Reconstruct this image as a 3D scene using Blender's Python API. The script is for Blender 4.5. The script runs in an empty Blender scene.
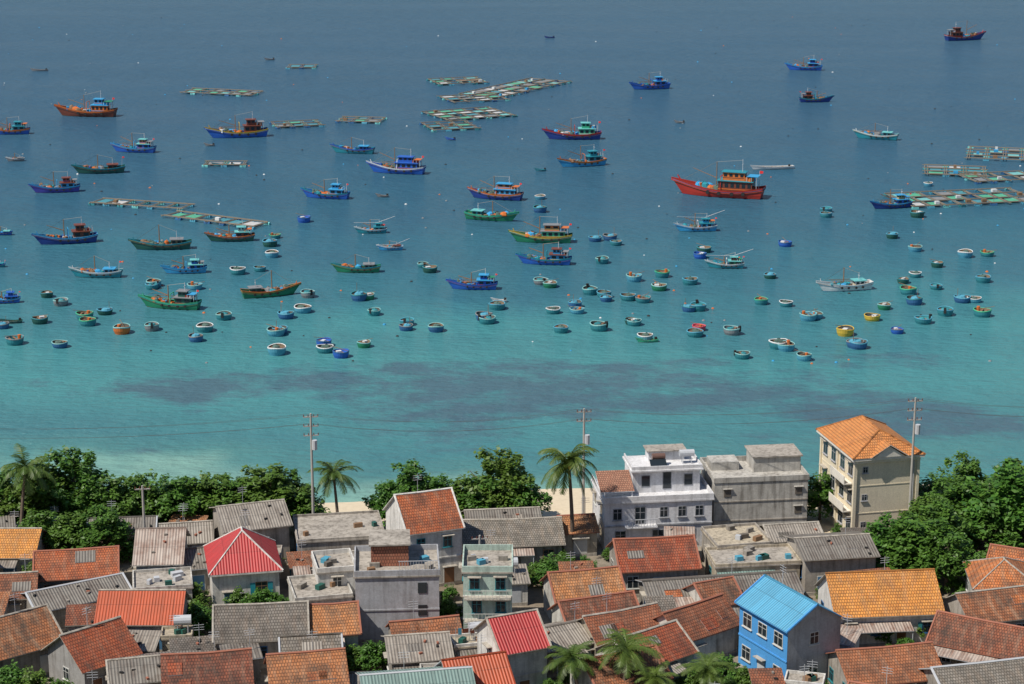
import bpy, math, random
import numpy as np
from mathutils import Vector, noise as mnoise
random.seed(7); rnd=random.random; U=random.uniform
scene=bpy.context.scene
# ------------------------------------------------------------------ camera geometry
H=84.0; TH=math.radians(15); F=2023.0; G=2.0
def P(px,py,z=0.0):
    x=(px-512)/F; y=-(py-342)/F
    rx=x; ry=y*math.sin(TH)+math.cos(TH); rz=y*math.cos(TH)-math.sin(TH)
    t=(H-z)/(-rz); return Vector((rx*t,ry*t,z))
def proj(x,y,z):
    yc=y*math.sin(TH)+(z-H)*math.cos(TH); zc=y*math.cos(TH)-(z-H)*math.sin(TH)
    return 512+F*x/zc,342-F*yc/zc
def scale_at(v): return F/(v.y*math.cos(TH)-(v.z-H)*math.sin(TH))
cam=bpy.data.cameras.new("camera"); co=bpy.data.objects.new("camera",cam); scene.collection.objects.link(co)
co.location=(0,0,H); co.rotation_euler=(math.pi/2-TH,0,0); cam.sensor_width=36; cam.lens=F/1024*36
cam.clip_start=1; cam.clip_end=60000; scene.camera=co
# ------------------------------------------------------------------ light
SEL=math.radians(56); SAZ=math.radians(238)
w=bpy.data.worlds.new("World"); scene.world=w; w.use_nodes=True
nt=w.node_tree; bg=nt.nodes['Background']; sky=nt.nodes.new('ShaderNodeTexSky'); sky.sky_type='NISHITA'
sky.sun_disc=False; sky.sun_elevation=SEL; sky.sun_rotation=SAZ; sky.air_density=1.0; sky.dust_density=.2; sky.ozone_density=2.0
nt.links.new(sky.outputs[0],bg.inputs[0]); bg.inputs[1].default_value=0.085
sl=bpy.data.lights.new("sun",'SUN'); sl.energy=5.0; sl.angle=math.radians(.5); sl.color=(1,.93,.82)
so=bpy.data.objects.new("sun",sl); scene.collection.objects.link(so)
sd=Vector((math.sin(SAZ)*math.cos(SEL),math.cos(SAZ)*math.cos(SEL),math.sin(SEL)))
so.rotation_euler=sd.to_track_quat('Z','Y').to_euler(); so.location=(0,0,200)
scene.view_settings.view_transform='Standard'; scene.view_settings.look='None'; scene.view_settings.exposure=0
# ------------------------------------------------------------------ materials
def mk(name):
    m=bpy.data.materials.new(name); m.use_nodes=True; n=m.node_tree; return m,n,n.nodes['Principled BSDF']
def nd(n,t,**kw):
    a=n.nodes.new(t)
    for k,v in kw.items():
        s=a.inputs[k]
        if hasattr(v,'links') and hasattr(v,'is_output'): n.links.new(v,s)
        else: s.default_value=v
    return a
def c4(c): return (c[0],c[1],c[2],1)
def mixc(n,f,a,b,bt='MIX'):
    m=n.nodes.new('ShaderNodeMix'); m.data_type='RGBA'; m.blend_type=bt
    for i,v in ((0,f),(6,a),(7,b)):
        if hasattr(v,'is_output'): n.links.new(v,m.inputs[i])
        else: m.inputs[i].default_value=v if i==0 else c4(v)
    return m.outputs[2]
def mth(n,op,a,b=0.0,clamp=False):
    m=n.nodes.new('ShaderNodeMath'); m.operation=op; m.use_clamp=clamp
    for i,v in ((0,a),(1,b)):
        if hasattr(v,'is_output'): n.links.new(v,m.inputs[i])
        else: m.inputs[i].default_value=v
    return m.outputs[0]
def rng(n,v,a,b,c=0.0,d=1.0):
    m=nd(n,'ShaderNodeMapRange'); n.links.new(v,m.inputs[0])
    for i,x in enumerate((a,b,c,d)): m.inputs[i+1].default_value=x
    return m.outputs[0]
def objco(n):
    tc=n.nodes.new('ShaderNodeTexCoord'); oi=n.nodes.new('ShaderNodeObjectInfo')
    va=n.nodes.new('ShaderNodeVectorMath'); va.operation='ADD'
    r=mth(n,'MULTIPLY',oi.outputs['Random'],60.0)
    n.links.new(tc.outputs['Object'],va.inputs[0]); n.links.new(r,va.inputs[1])
    return va.outputs[0],tc,oi
MC={}
def wall(col,amt=.5,rough=.9,dirt=(.10,.085,.07)):
    k=('w',col,amt)
    if k in MC: return MC[k]
    m,n,b=mk('plaster'); v,tc,oi=objco(n)
    n1=nd(n,'ShaderNodeTexNoise',Vector=v,Scale=.7,Detail=8.0,Roughness=.65)
    mp=nd(n,'ShaderNodeMapping',Vector=v); mp.inputs['Scale'].default_value=(2.5,2.5,.22)
    n2=nd(n,'ShaderNodeTexNoise',Vector=mp.outputs[0],Scale=1.0,Detail=5.0)
    f=mth(n,'ADD',rng(n,n1.outputs[0],.42,.72,0,.7),rng(n,n2.outputs[0],.46,.74,0,.9),True)
    f=mth(n,'MULTIPLY',f,amt)
    n3=nd(n,'ShaderNodeTexNoise',Vector=v,Scale=6.0,Detail=4.0)
    c=mixc(n,f,col,dirt); c=mixc(n,rng(n,n3.outputs[0],.3,.7,0,.2),c,(.0,.0,.0))
    n.links.new(c,b.inputs['Base Color']); b.inputs['Roughness'].default_value=rough
    bm=nd(n,'ShaderNodeBump',Strength=.3,Distance=.03,Height=n1.outputs[0]); n.links.new(bm.outputs[0],b.inputs['Normal'])
    MC[k]=m; return m
def tile(c1,c2,moss=.5):
    k=('t',c1,c2,moss)
    if k in MC: return MC[k]
    m,n,b=mk('clay_tile'); v,tc,oi=objco(n)
    br=nd(n,'ShaderNodeTexBrick',Vector=tc.outputs['UV'],Color1=c4(c1),Color2=c4(c2),Mortar=c4([x*.3 for x in c1]),Scale=1.0)
    br.inputs['Mortar Size'].default_value=.032; br.inputs['Brick Width'].default_value=.27; br.inputs['Row Height'].default_value=.36; br.inputs['Mortar Smooth'].default_value=.4
    n1=nd(n,'ShaderNodeTexNoise',Vector=v,Scale=.5,Detail=9.0,Roughness=.72)
    n2=nd(n,'ShaderNodeTexNoise',Vector=v,Scale=2.6,Detail=6.0,Roughness=.75)
    mp=nd(n,'ShaderNodeMapping',Vector=tc.outputs['UV']); mp.inputs['Scale'].default_value=(1.6,.3,1)
    n3=nd(n,'ShaderNodeTexNoise',Vector=mp.outputs[0],Scale=1.0,Detail=5.0)
    c=mixc(n,rng(n,n2.outputs[0],.38,.66,0,.6),br.outputs[0],[x*.4+.01 for x in c2])
    c=mixc(n,rng(n,n3.outputs[0],.48,.72,0,.7*moss),c,(.34,.24,.17))
    c=mixc(n,rng(n,n1.outputs[0],.43,.64,0,moss),c,(.05,.04,.032))
    hs_=nd(n,'ShaderNodeHueSaturation',Color=c); n.links.new(rng(n,oi.outputs['Random'],0,1,.75,1.3),hs_.inputs['Value']); n.links.new(rng(n,oi.outputs['Random'],0,1,.49,.51),hs_.inputs['Hue'])
    n.links.new(hs_.outputs[0],b.inputs['Base Color']); b.inputs['Roughness'].default_value=.85
    bm=nd(n,'ShaderNodeBump',Strength=.9,Distance=.07,Height=mth(n,'SUBTRACT',1.0,br.outputs['Fac'])); n.links.new(bm.outputs[0],b.inputs['Normal'])
    MC[k]=m; return m
def corr(col,rust=.4,per=.3,dirt=(.09,.06,.045),rough=.55):
    k=('c',col,rust,per,dirt)
    if k in MC: return MC[k]
    m,n,b=mk('corrugated_sheet'); v,tc,oi=objco(n)
    sx=nd(n,'ShaderNodeSeparateXYZ'); n.links.new(tc.outputs['UV'],sx.inputs[0])
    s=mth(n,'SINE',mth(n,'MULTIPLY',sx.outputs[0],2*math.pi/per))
    n1=nd(n,'ShaderNodeTexNoise',Vector=v,Scale=.6,Detail=9.0,Roughness=.7)
    mp=nd(n,'ShaderNodeMapping',Vector=tc.outputs['UV']); mp.inputs['Scale'].default_value=(3.5,.25,1)
    n2=nd(n,'ShaderNodeTexNoise',Vector=mp.outputs[0],Scale=1.0,Detail=5.0)
    pan=mth(n,'LESS_THAN',mth(n,'FRACT',mth(n,'MULTIPLY',sx.outputs[0],1/1.1)),.05)
    panv=mth(n,'LESS_THAN',mth(n,'FRACT',mth(n,'MULTIPLY',sx.outputs[1],1/2.4)),.025)
    cb=nd(n,'ShaderNodeCombineXYZ'); n.links.new(mth(n,'FLOOR',mth(n,'MULTIPLY',sx.outputs[0],1/1.1)),cb.inputs[0]); n.links.new(mth(n,'FLOOR',mth(n,'MULTIPLY',sx.outputs[1],1/2.4)),cb.inputs[1])
    wn=nd(n,'ShaderNodeTexWhiteNoise'); n.links.new(cb.outputs[0],wn.inputs['Vector'])
    c=mixc(n,rng(n,wn.outputs[0],0,1,0,.4),col,[x*.55 for x in col])
    f=mth(n,'ADD',rng(n,n1.outputs[0],.42,.72,0,.8),rng(n,n2.outputs[0],.45,.75,0,.7),True)
    c=mixc(n,mth(n,'MULTIPLY',f,rust),c,dirt)
    c=mixc(n,mth(n,'MULTIPLY',mth(n,'MAXIMUM',pan,panv),.4),c,(0,0,0))
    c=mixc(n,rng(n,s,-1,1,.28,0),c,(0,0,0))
    n.links.new(c,b.inputs['Base Color']); b.inputs['Roughness'].default_value=rough
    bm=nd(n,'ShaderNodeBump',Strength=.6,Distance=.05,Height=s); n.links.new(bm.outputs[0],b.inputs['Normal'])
    MC[k]=m; return m
def paint(col,rough=.5,amt=.35,name='paint'):
    k=('p',col,rough,amt)
    if k in MC: return MC[k]
    m,n,b=mk(name); v,tc,oi=objco(n)
    n1=nd(n,'ShaderNodeTexNoise',Vector=v,Scale=1.6,Detail=7.0,Roughness=.7)
    c=mixc(n,rng(n,n1.outputs[0],.42,.75,0,amt),col,[x*.3+.03 for x in col])
    n.links.new(c,b.inputs['Base Color']); b.inputs['Roughness'].default_value=rough
    MC[k]=m; return m
def glass():
    if 'g' in MC: return MC['g']
    m,n,b=mk('window_glass'); b.inputs['Base Color'].default_value=(.02,.028,.035,1); b.inputs['Roughness'].default_value=.12
    MC['g']=m; return m
WHITE=wall((.74,.72,.68),.45); WHITE2=wall((.62,.60,.55),.7); CREAM=wall((.66,.58,.42),.2); GREY=wall((.36,.35,.34),.55)
LGREY=wall((.44,.45,.48),.45); CONC=wall((.35,.32,.28),.8); MINT=wall((.48,.62,.55),.45); BLUEW=wall((.07,.33,.72),.15)
BEIGE=wall((.52,.45,.34),.7); CONC2=wall((.44,.40,.35),.7); DARKW=wall((.14,.12,.10),.5); PINK=wall((.5,.3,.26),.55)
T1=tile((.38,.13,.05),(.50,.19,.08),.7); T2=tile((.27,.08,.035),(.38,.13,.06),.85); T3=tile((.60,.20,.045),(.68,.27,.07),.4); T4=tile((.46,.11,.035),(.56,.17,.06),.65)
TG=tile((.20,.18,.15),(.28,.25,.22),.6)
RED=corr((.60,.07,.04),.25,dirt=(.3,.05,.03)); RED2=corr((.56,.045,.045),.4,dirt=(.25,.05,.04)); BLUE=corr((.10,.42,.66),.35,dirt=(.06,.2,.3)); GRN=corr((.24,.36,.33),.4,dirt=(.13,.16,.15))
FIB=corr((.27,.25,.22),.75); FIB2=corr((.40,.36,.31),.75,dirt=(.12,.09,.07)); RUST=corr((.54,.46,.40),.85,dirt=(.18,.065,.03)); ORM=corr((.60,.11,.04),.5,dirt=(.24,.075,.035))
FRAME=paint((.58,.58,.55)); DOORB=paint((.08,.2,.35)); DOORW=paint((.2,.09,.04)); STEEL=paint((.5,.52,.55),.35,.2); BRICK=tile((.38,.13,.08),(.45,.18,.11),.2)
CEM=wall((.48,.44,.38),.6); BLACK=paint((.02,.02,.02),.8); GL=glass(); REDTRIM=paint((.35,.13,.08),.8,.5)
# ------------------------------------------------------------------ mesh builder
class MB:
    def __init__(s): s.v=[];s.f=[];s.m=[];s.u=[];s.mats=[]
    def mi(s,m):
        if m not in s.mats: s.mats.append(m)
        return s.mats.index(m)
    def poly(s,pts,m,uv=None):
        i=len(s.v); s.v+= [tuple(p) for p in pts]; s.f.append(tuple(range(i,i+len(pts)))); s.m.append(s.mi(m)); s.u.append(uv)
    def box(s,c,d,m,rz=0.0,up=None):
        cx,cy,cz=c; a,b,h=d[0]/2,d[1]/2,d[2]/2; cr,sr=math.cos(rz),math.sin(rz); i=len(s.v)
        for z in (-h,h):
            for x,y in ((-a,-b),(a,-b),(a,b),(-a,b)): s.v.append((cx+x*cr-y*sr,cy+x*sr+y*cr,cz+z))
        for q in ((3,2,1,0),(4,5,6,7),(0,1,5,4),(1,2,6,5),(2,3,7,6),(3,0,4,7)):
            s.f.append(tuple(i+k for k in q)); s.m.append(s.mi(m)); s.u.append(None)
    def cyl(s,p0,p1,r0,r1,m,n=6,cap=True):
        p0=Vector(p0);p1=Vector(p1); d=(p1-p0)
        if d.length<1e-5: return
        d.normalize(); a=d.orthogonal().normalized(); b=d.cross(a); i=len(s.v)
        for p,r in ((p0,r0),(p1,r1)):
            for k in range(n):
                t=2*math.pi*k/n; s.v.append(tuple(p+a*math.cos(t)*r+b*math.sin(t)*r))
        mi=s.mi(m)
        for k in range(n):
            k2=(k+1)%n; s.f.append((i+k,i+k2,i+n+k2,i+n+k)); s.m.append(mi); s.u.append(None)
        if cap:
            s.f.append(tuple(i+n+k for k in range(n))); s.m.append(mi); s.u.append(None)
            s.f.append(tuple(i+n-1-k for k in range(n))); s.m.append(mi); s.u.append(None)
    def blob(s,c,r,m,n=8,k=4,jit=.15,bot=-.4):
        i=len(s.v); mi=s.mi(m)
        for a in range(k+1):
            ph=math.pi*(.5-a/k)
            for b in range(n):
                t=2*math.pi*b/n; j=1+U(-jit,jit)
                s.v.append((c[0]+r[0]*math.cos(ph)*math.cos(t)*j,c[1]+r[1]*math.cos(ph)*math.sin(t)*j,c[2]+r[2]*max(bot,math.sin(ph))*j))
        for a in range(k):
            for b in range(n):
                b2=(b+1)%n; s.f.append((i+a*n+b,i+(a+1)*n+b,i+(a+1)*n+b2,i+a*n+b2)); s.m.append(mi); s.u.append(None)
    def slab(s,p0,p1,p2,p3,m,em,th=.09):
        P4=[Vector(p) for p in (p0,p1,p2,p3)]; ex=(P4[1]-P4[0]).normalized(); nrm=(P4[1]-P4[0]).cross(P4[3]-P4[0]).normalized(); ey=nrm.cross(ex)
        top=[p+Vector((0,0,th)) for p in P4]
        s.poly(top,m,[((p-P4[0]).dot(ex),(p-P4[0]).dot(ey)) for p in P4])
        s.poly([P4[3],P4[2],P4[1],P4[0]],em)
        for a in range(4):
            b=(a+1)%4; s.poly([P4[a],P4[b],top[b],top[a]],em)
    def build(s,name,loc=(0,0,0),rz=0,parent=None,smooth=False):
        me=bpy.data.meshes.new(name); me.from_pydata(s.v,[],s.f)
        for m in s.mats: me.materials.append(m)
        me.polygons.foreach_set('material_index',s.m)
        if smooth: me.polygons.foreach_set('use_smooth',[True]*len(s.f))
        if any(u is not None for u in s.u):
            uv=me.uv_layers.new(name='UV'); k=0
            for f,u in zip(s.f,s.u):
                for j in range(len(f)):
                    if u: uv.data[k].uv=u[j]
                    k+=1
        me.update(); o=bpy.data.objects.new(name,me); scene.collection.objects.link(o)
        o.location=loc; o.rotation_euler=(0,0,rz)
        if parent: o.parent=parent
        return o
def obj(name,me,loc,rz=0,sc=1):
    o=bpy.data.objects.new(name,me); scene.collection.objects.link(o); o.location=loc; o.rotation_euler=(0,0,rz)
    o.scale=(sc,sc,sc) if not isinstance(sc,tuple) else sc; return o
# ------------------------------------------------------------------ terrain
def shore(x): return 240+3*math.sin(x*.03)+1.5*math.sin(x*.11+1)
def gz(x,y):
    if y<150:
        t=min(1,(150-y)/150); return G+68*t*t*(3-2*t) + (mnoise.noise(Vector((x*.02,y*.02,0)))*3*t)
    sh=shore(x)
    if y<sh-14: return G
    return max(-6,G-(y-(sh-14))*G/14.0)
def grid(name,xs,ys,zf,mat):
    nx,ny=len(xs),len(ys); v=[(x,y,zf(x,y)) for y in ys for x in xs]
    f=[(j*nx+i,j*nx+i+1,(j+1)*nx+i+1,(j+1)*nx+i) for j in range(ny-1) for i in range(nx-1)]
    me=bpy.data.meshes.new(name); me.from_pydata(v,[],f); me.materials.append(mat); me.polygons.foreach_set('use_smooth',[True]*len(f))
    o=bpy.data.objects.new(name,me); scene.collection.objects.link(o); return o
m,n,b=mk('ground_earth'); tc=n.nodes.new('ShaderNodeTexCoord'); v=tc.outputs['Object']
n1=nd(n,'ShaderNodeTexNoise',Vector=v,Scale=.12,Detail=8.0); n2=nd(n,'ShaderNodeTexNoise',Vector=v,Scale=1.4,Detail=8.0,Roughness=.7)
c=mixc(n,rng(n,n1.outputs[0],.4,.62),(.30,.26,.21),(.20,.155,.11)); c=mixc(n,rng(n,n2.outputs[0],.4,.7,0,.6),c,(.09,.085,.055))
sy=nd(n,'ShaderNodeSeparateXYZ'); n.links.new(v,sy.inputs[0])
c=mixc(n,rng(n,sy.outputs[1],217,221),c,mixc(n,rng(n,n2.outputs[0],.45,.75,0,.4),(.64,.54,.39),(.38,.30,.2)))
c=mixc(n,rng(n,sy.outputs[1],160,120),c,(.06,.08,.03))
n.links.new(c,b.inputs['Base Color']); b.inputs['Roughness'].default_value=.95
bm=nd(n,'ShaderNodeBump',Strength=.4,Distance=.1,Height=n2.outputs[0]); n.links.new(bm.outputs[0],b.inputs['Normal'])
xs=[-20000,-6000,-2000,-800,-300]+list(np.linspace(-150,150,61))+[300,800,2000,6000,20000]
grid('ground',xs,[-20000,-4000,-1000,-300,-60]+list(range(0,150,10))+list(range(150,262,3))+[300,400],gz,m)
# ------------------------------------------------------------------ sea
def dy(py): return P(512,py,0).y
m,n,b=mk('sea_water'); tc=n.nodes.new('ShaderNodeTexCoord'); v=tc.outputs['Object']
sy=nd(n,'ShaderNodeSeparateXYZ'); n.links.new(v,sy.inputs[0])
Y0,Y1=225.0,1000.0
big=nd(n,'ShaderNodeTexNoise',Vector=v,Scale=.018,Detail=5.0)
yy=mth(n,'ADD',sy.outputs[1],rng(n,big.outputs[0],.3,.7,-20,20))
fac=rng(n,yy,Y0,Y1)
cr=n.nodes.new('ShaderNodeValToRGB'); n.links.new(fac,cr.inputs[0]); cr.color_ramp.interpolation='LINEAR'
stops=[(500,(.20,.38,.33)),(480,(.08,.24,.24)),(440,(.06,.21,.235)),(385,(.07,.26,.275)),(345,(.062,.25,.27)),(290,(.042,.165,.215)),(210,(.034,.118,.182)),(120,(.036,.102,.170)),(40,(.044,.108,.175)),(5,(.05,.115,.178))]  # water tone by distance; farthest stops paler, haze painted into the colour
el=cr.color_ramp.elements
for i,(py,c) in enumerate(stops):
    p=(dy(py)-Y0)/(Y1-Y0); p=max(0,min(1,p))
    e=el[i] if i<2 else el.new(p)
    e.position=p; e.color=c4(c)
at=n.nodes.new('ShaderNodeAttribute'); at.attribute_name='seagrass'
mp=nd(n,'ShaderNodeMapping',Vector=v); mp.inputs['Scale'].default_value=(.075,.12,1)
sg=nd(n,'ShaderNodeTexNoise',Vector=mp.outputs[0],Scale=1.0,Detail=12.0,Roughness=.74)
sg2=nd(n,'ShaderNodeTexNoise',Vector=v,Scale=.5,Detail=5.0,Roughness=.7)
sgs=mth(n,'ADD',mth(n,'MULTIPLY',at.outputs['Fac'],.30),mth(n,'ADD',mth(n,'MULTIPLY',sg.outputs[0],.85),mth(n,'MULTIPLY',sg2.outputs[0],.15)))
sgf=mth(n,'MULTIPLY',rng(n,sgs,.66,.82),rng(n,at.outputs['Fac'],0,.25))
c=mixc(n,mth(n,'MULTIPLY',sgf,.80),cr.outputs[0],(.070,.115,.160))
wmp=nd(n,'ShaderNodeMapping',Vector=v); wmp.inputs['Scale'].default_value=(.012,.05,1)
wn=nd(n,'ShaderNodeTexNoise',Vector=wmp.outputs[0],Scale=1.0,Detail=6.0)
c=mixc(n,rng(n,wn.outputs[0],.35,.7,0,.25),c,(.04,.09,.14))
m1=nd(n,'ShaderNodeMapping',Vector=v); m1.inputs['Scale'].default_value=(.35,.8,1); m1.inputs['Rotation'].default_value=(0,0,.2)
w1=nd(n,'ShaderNodeTexNoise',Vector=m1.outputs[0],Scale=1.0,Detail=5.0,Roughness=.62)
w2=nd(n,'ShaderNodeTexNoise',Vector=v,Scale=.12,Detail=3.0)
hh=mth(n,'ADD',w1.outputs[0],mth(n,'MULTIPLY',w2.outputs[0],1.5))
wpat=nd(n,'ShaderNodeTexNoise',Vector=wmp.outputs[0],Scale=.7,Detail=4.0)
bm=nd(n,'ShaderNodeBump',Distance=.9,Height=hh); n.links.new(rng(n,wpat.outputs[0],.35,.65,.55,1.0),bm.inputs['Strength'])
bm2=nd(n,'ShaderNodeBump',Distance=.9,Strength=.8,Height=hh)
df=nd(n,'ShaderNodeBsdfDiffuse',Color=c,Normal=bm2.outputs[0]); gl=nd(n,'ShaderNodeBsdfGlossy',Roughness=.2,Normal=bm.outputs[0])
fr=nd(n,'ShaderNodeFresnel',IOR=1.33,Normal=bm.outputs[0]); mx=n.nodes.new('ShaderNodeMixShader')
n.links.new(mth(n,'MINIMUM',mth(n,'MULTIPLY',fr.outputs[0],.62),.30),mx.inputs[0]); n.links.new(df.outputs[0],mx.inputs[1]); n.links.new(gl.outputs[0],mx.inputs[2])
n.links.new(mx.outputs[0],n.nodes['Material Output'].inputs[0]); n.nodes.remove(b)
sx=[-20000,-5000,-1500,-500,-250]+list(np.linspace(-160,160,129))+[250,500,1500,5000,20000]
sys_=[226]+list(np.arange(232,352,1.5))+[370,400,450,520,620,800,1200,3000,9000,30000]
sea=grid('sea',sx,sys_,lambda x,y:0.0,m)
blobs=[(175,395,85,22,1.0),(430,408,130,30,1.2),(330,380,90,13,.9),(560,398,120,30,1.1),(760,398,160,28,1.0),(930,358,100,14,.9),(970,425,90,16,.8),(30,385,60,20,.7),(650,368,120,14,.8),(110,450,130,12,.6),(880,410,90,20,.8),(430,365,120,10,.7),(760,440,120,9,.5),(480,450,150,8,.4)]
a=sea.data.attributes.new('seagrass','FLOAT','POINT'); vals=[]
for vv in sea.data.vertices:
    x,y,_=vv.co; s=0
    if 225<y<352 and abs(x)<200:
        px,py=proj(x,y,0); q=mnoise.fractal(Vector((x*.03,y*.05,3)),1,2,4)
        for bx,by,rx,ry,am in blobs: s+=am*math.exp(-(((px-bx)/rx)**2+((py-by)/ry)**2)**1.0)
        s=max(0,min(1,(s+q*.6-.1)))
    vals.append(s)
a.data.foreach_set('value',vals)
# ------------------------------------------------------------------ boats
COL=dict(blue=(.02,.12,.50),dblue=(.015,.05,.26),teal=(.02,.26,.33),green=(.015,.22,.11),dgreen=(.015,.10,.08),red=(.46,.035,.02),brown=(.17,.045,.025),white=(.7,.72,.72),lblue=(.04,.33,.62),orange=(.62,.16,.03),yellow=(.62,.42,.05),purple=(.06,.06,.36),wood=(.26,.15,.08),lgreen=(.05,.42,.24),grey=(.22,.23,.24),pink=(.65,.08,.13),aqua=(.15,.5,.5),bb=(.03,.13,.30),bl=(.08,.33,.46),bt=(.03,.23,.27),ba=(.22,.48,.48))
def pc(k,r=.5): return paint(COL[k],r,.4)
FLAG=paint((.6,.02,.02),.8,.1); NET=paint((.08,.14,.12),.9,.6); NET2=paint((.25,.14,.08),.9,.6); ROPE=paint((.3,.28,.24),.9,.2)
def hull(mb,L,B,fb,top,main,low,deckm,bowr=1.5,sternr=.6,transom=.7,band=None):
    N=16; S=[]
    for i in range(N+1):
        t=i/N
        if t<.45: bb=transom+(1-transom)*math.sin(t/.45*math.pi/2)
        else: bb=max(.03,(1-((t-.45)/.55)**2.3))
        bb*=B/2; zs=fb+bowr*max(0,(t-.35)/.65)**2.4+sternr*max(0,1-t/.4)**2
        row=[]
        for fw,z in ((1.0,zs),(.985,zs-.2*fb),(.95,zs-.27*fb),(.88,zs*.35),(.78,.08),(.25,-.5)):
            x=L*(t-.5)+ (z-fb*.3)*(.75*t**5)*(1.0) - (z-.2)*.25*(1-t)**5
            row.append((x,bb*fw,z))
        S.append((row,bb,zs))
    strips=[top,band or pc('white'),main,main,low]
    for sgn in (1,-1):
        for i in range(N):
            for k in range(5):
                a,b_,c_,d=S[i][0][k],S[i+1][0][k],S[i+1][0][k+1],S[i][0][k+1]
                pts=[(q[0],q[1]*sgn,q[2]) for q in (a,b_,c_,d)]
                if sgn<0: pts=pts[::-1]
                mb.poly(pts,strips[k])
    r=S[0][0]
    for k in range(5):
        a,b_=r[k],r[k+1]; mb.poly([(a[0],a[1],a[2]),(b_[0],b_[1],b_[2]),(b_[0],-b_[1],b_[2]),(a[0],-a[1],a[2])],strips[k])
    dz=.4*fb
    for i in range(N):
        for sgn in (1,-1):
            a=S[i][0][0]; b_=S[i+1][0][0]; t=.12
            ia=(a[0],max(0,a[1]-t)*sgn,a[2]+.05); ib=(b_[0],max(0,b_[1]-t)*sgn,b_[2]+.05)
            oa=(a[0],(a[1]+.05)*sgn,a[2]+.05); ob=(b_[0],(b_[1]+.05)*sgn,b_[2]+.05)
            pa=(a[0],a[1]*sgn,a[2]); pb=(b_[0],b_[1]*sgn,b_[2])
            f=(lambda q:q if sgn>0 else q[::-1])
            mb.poly(f([oa,ia,ib,ob][::-1]),top); mb.poly(f([pa,pb,ob,oa][::-1]),top)
            mb.poly(f([ia,(ia[0],ia[1],ia[2]-dz),(ib[0],ib[1],ib[2]-dz),ib]),main)
        a=S[i][0][0]; b_=S[i+1][0][0]
        mb.poly([(a[0],-a[1],a[2]-dz),(b_[0],-b_[1],b_[2]-dz),(b_[0],b_[1],b_[2]-dz),(a[0],a[1],a[2]-dz)],deckm)
    def zat(t): return fb+bowr*max(0,(t-.35)/.65)**2.4+sternr*max(0,1-t/.4)**2
    return zat
def cabin(mb,x0,x1,w_,z0,h,m,rm,tm):
    cx=(x0+x1)/2; l=x1-x0
    mb.box((cx,0,z0+h/2),(l,w_,h),m)
    mb.box((cx,0,z0+h+.06),(l+.6,w_+.6,.13),rm)
    mb.box((cx,0,z0+h*.32),(l+.04,w_+.04,h*.08),tm)
    k=max(2,int(l/1.1))
    for i in range(k):
        for sg in (1,-1): mb.box((x0+l*(i+.5)/k,sg*w_/2,z0+h*.66),(l/k*.6,.08,h*.36),GL)
    for e in (x0,x1):
        for yy_ in (-.28,.0,.28): mb.box((e,yy_*w_,z0+h*.66),(.06,w_*.2,h*.34),GL)
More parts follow.
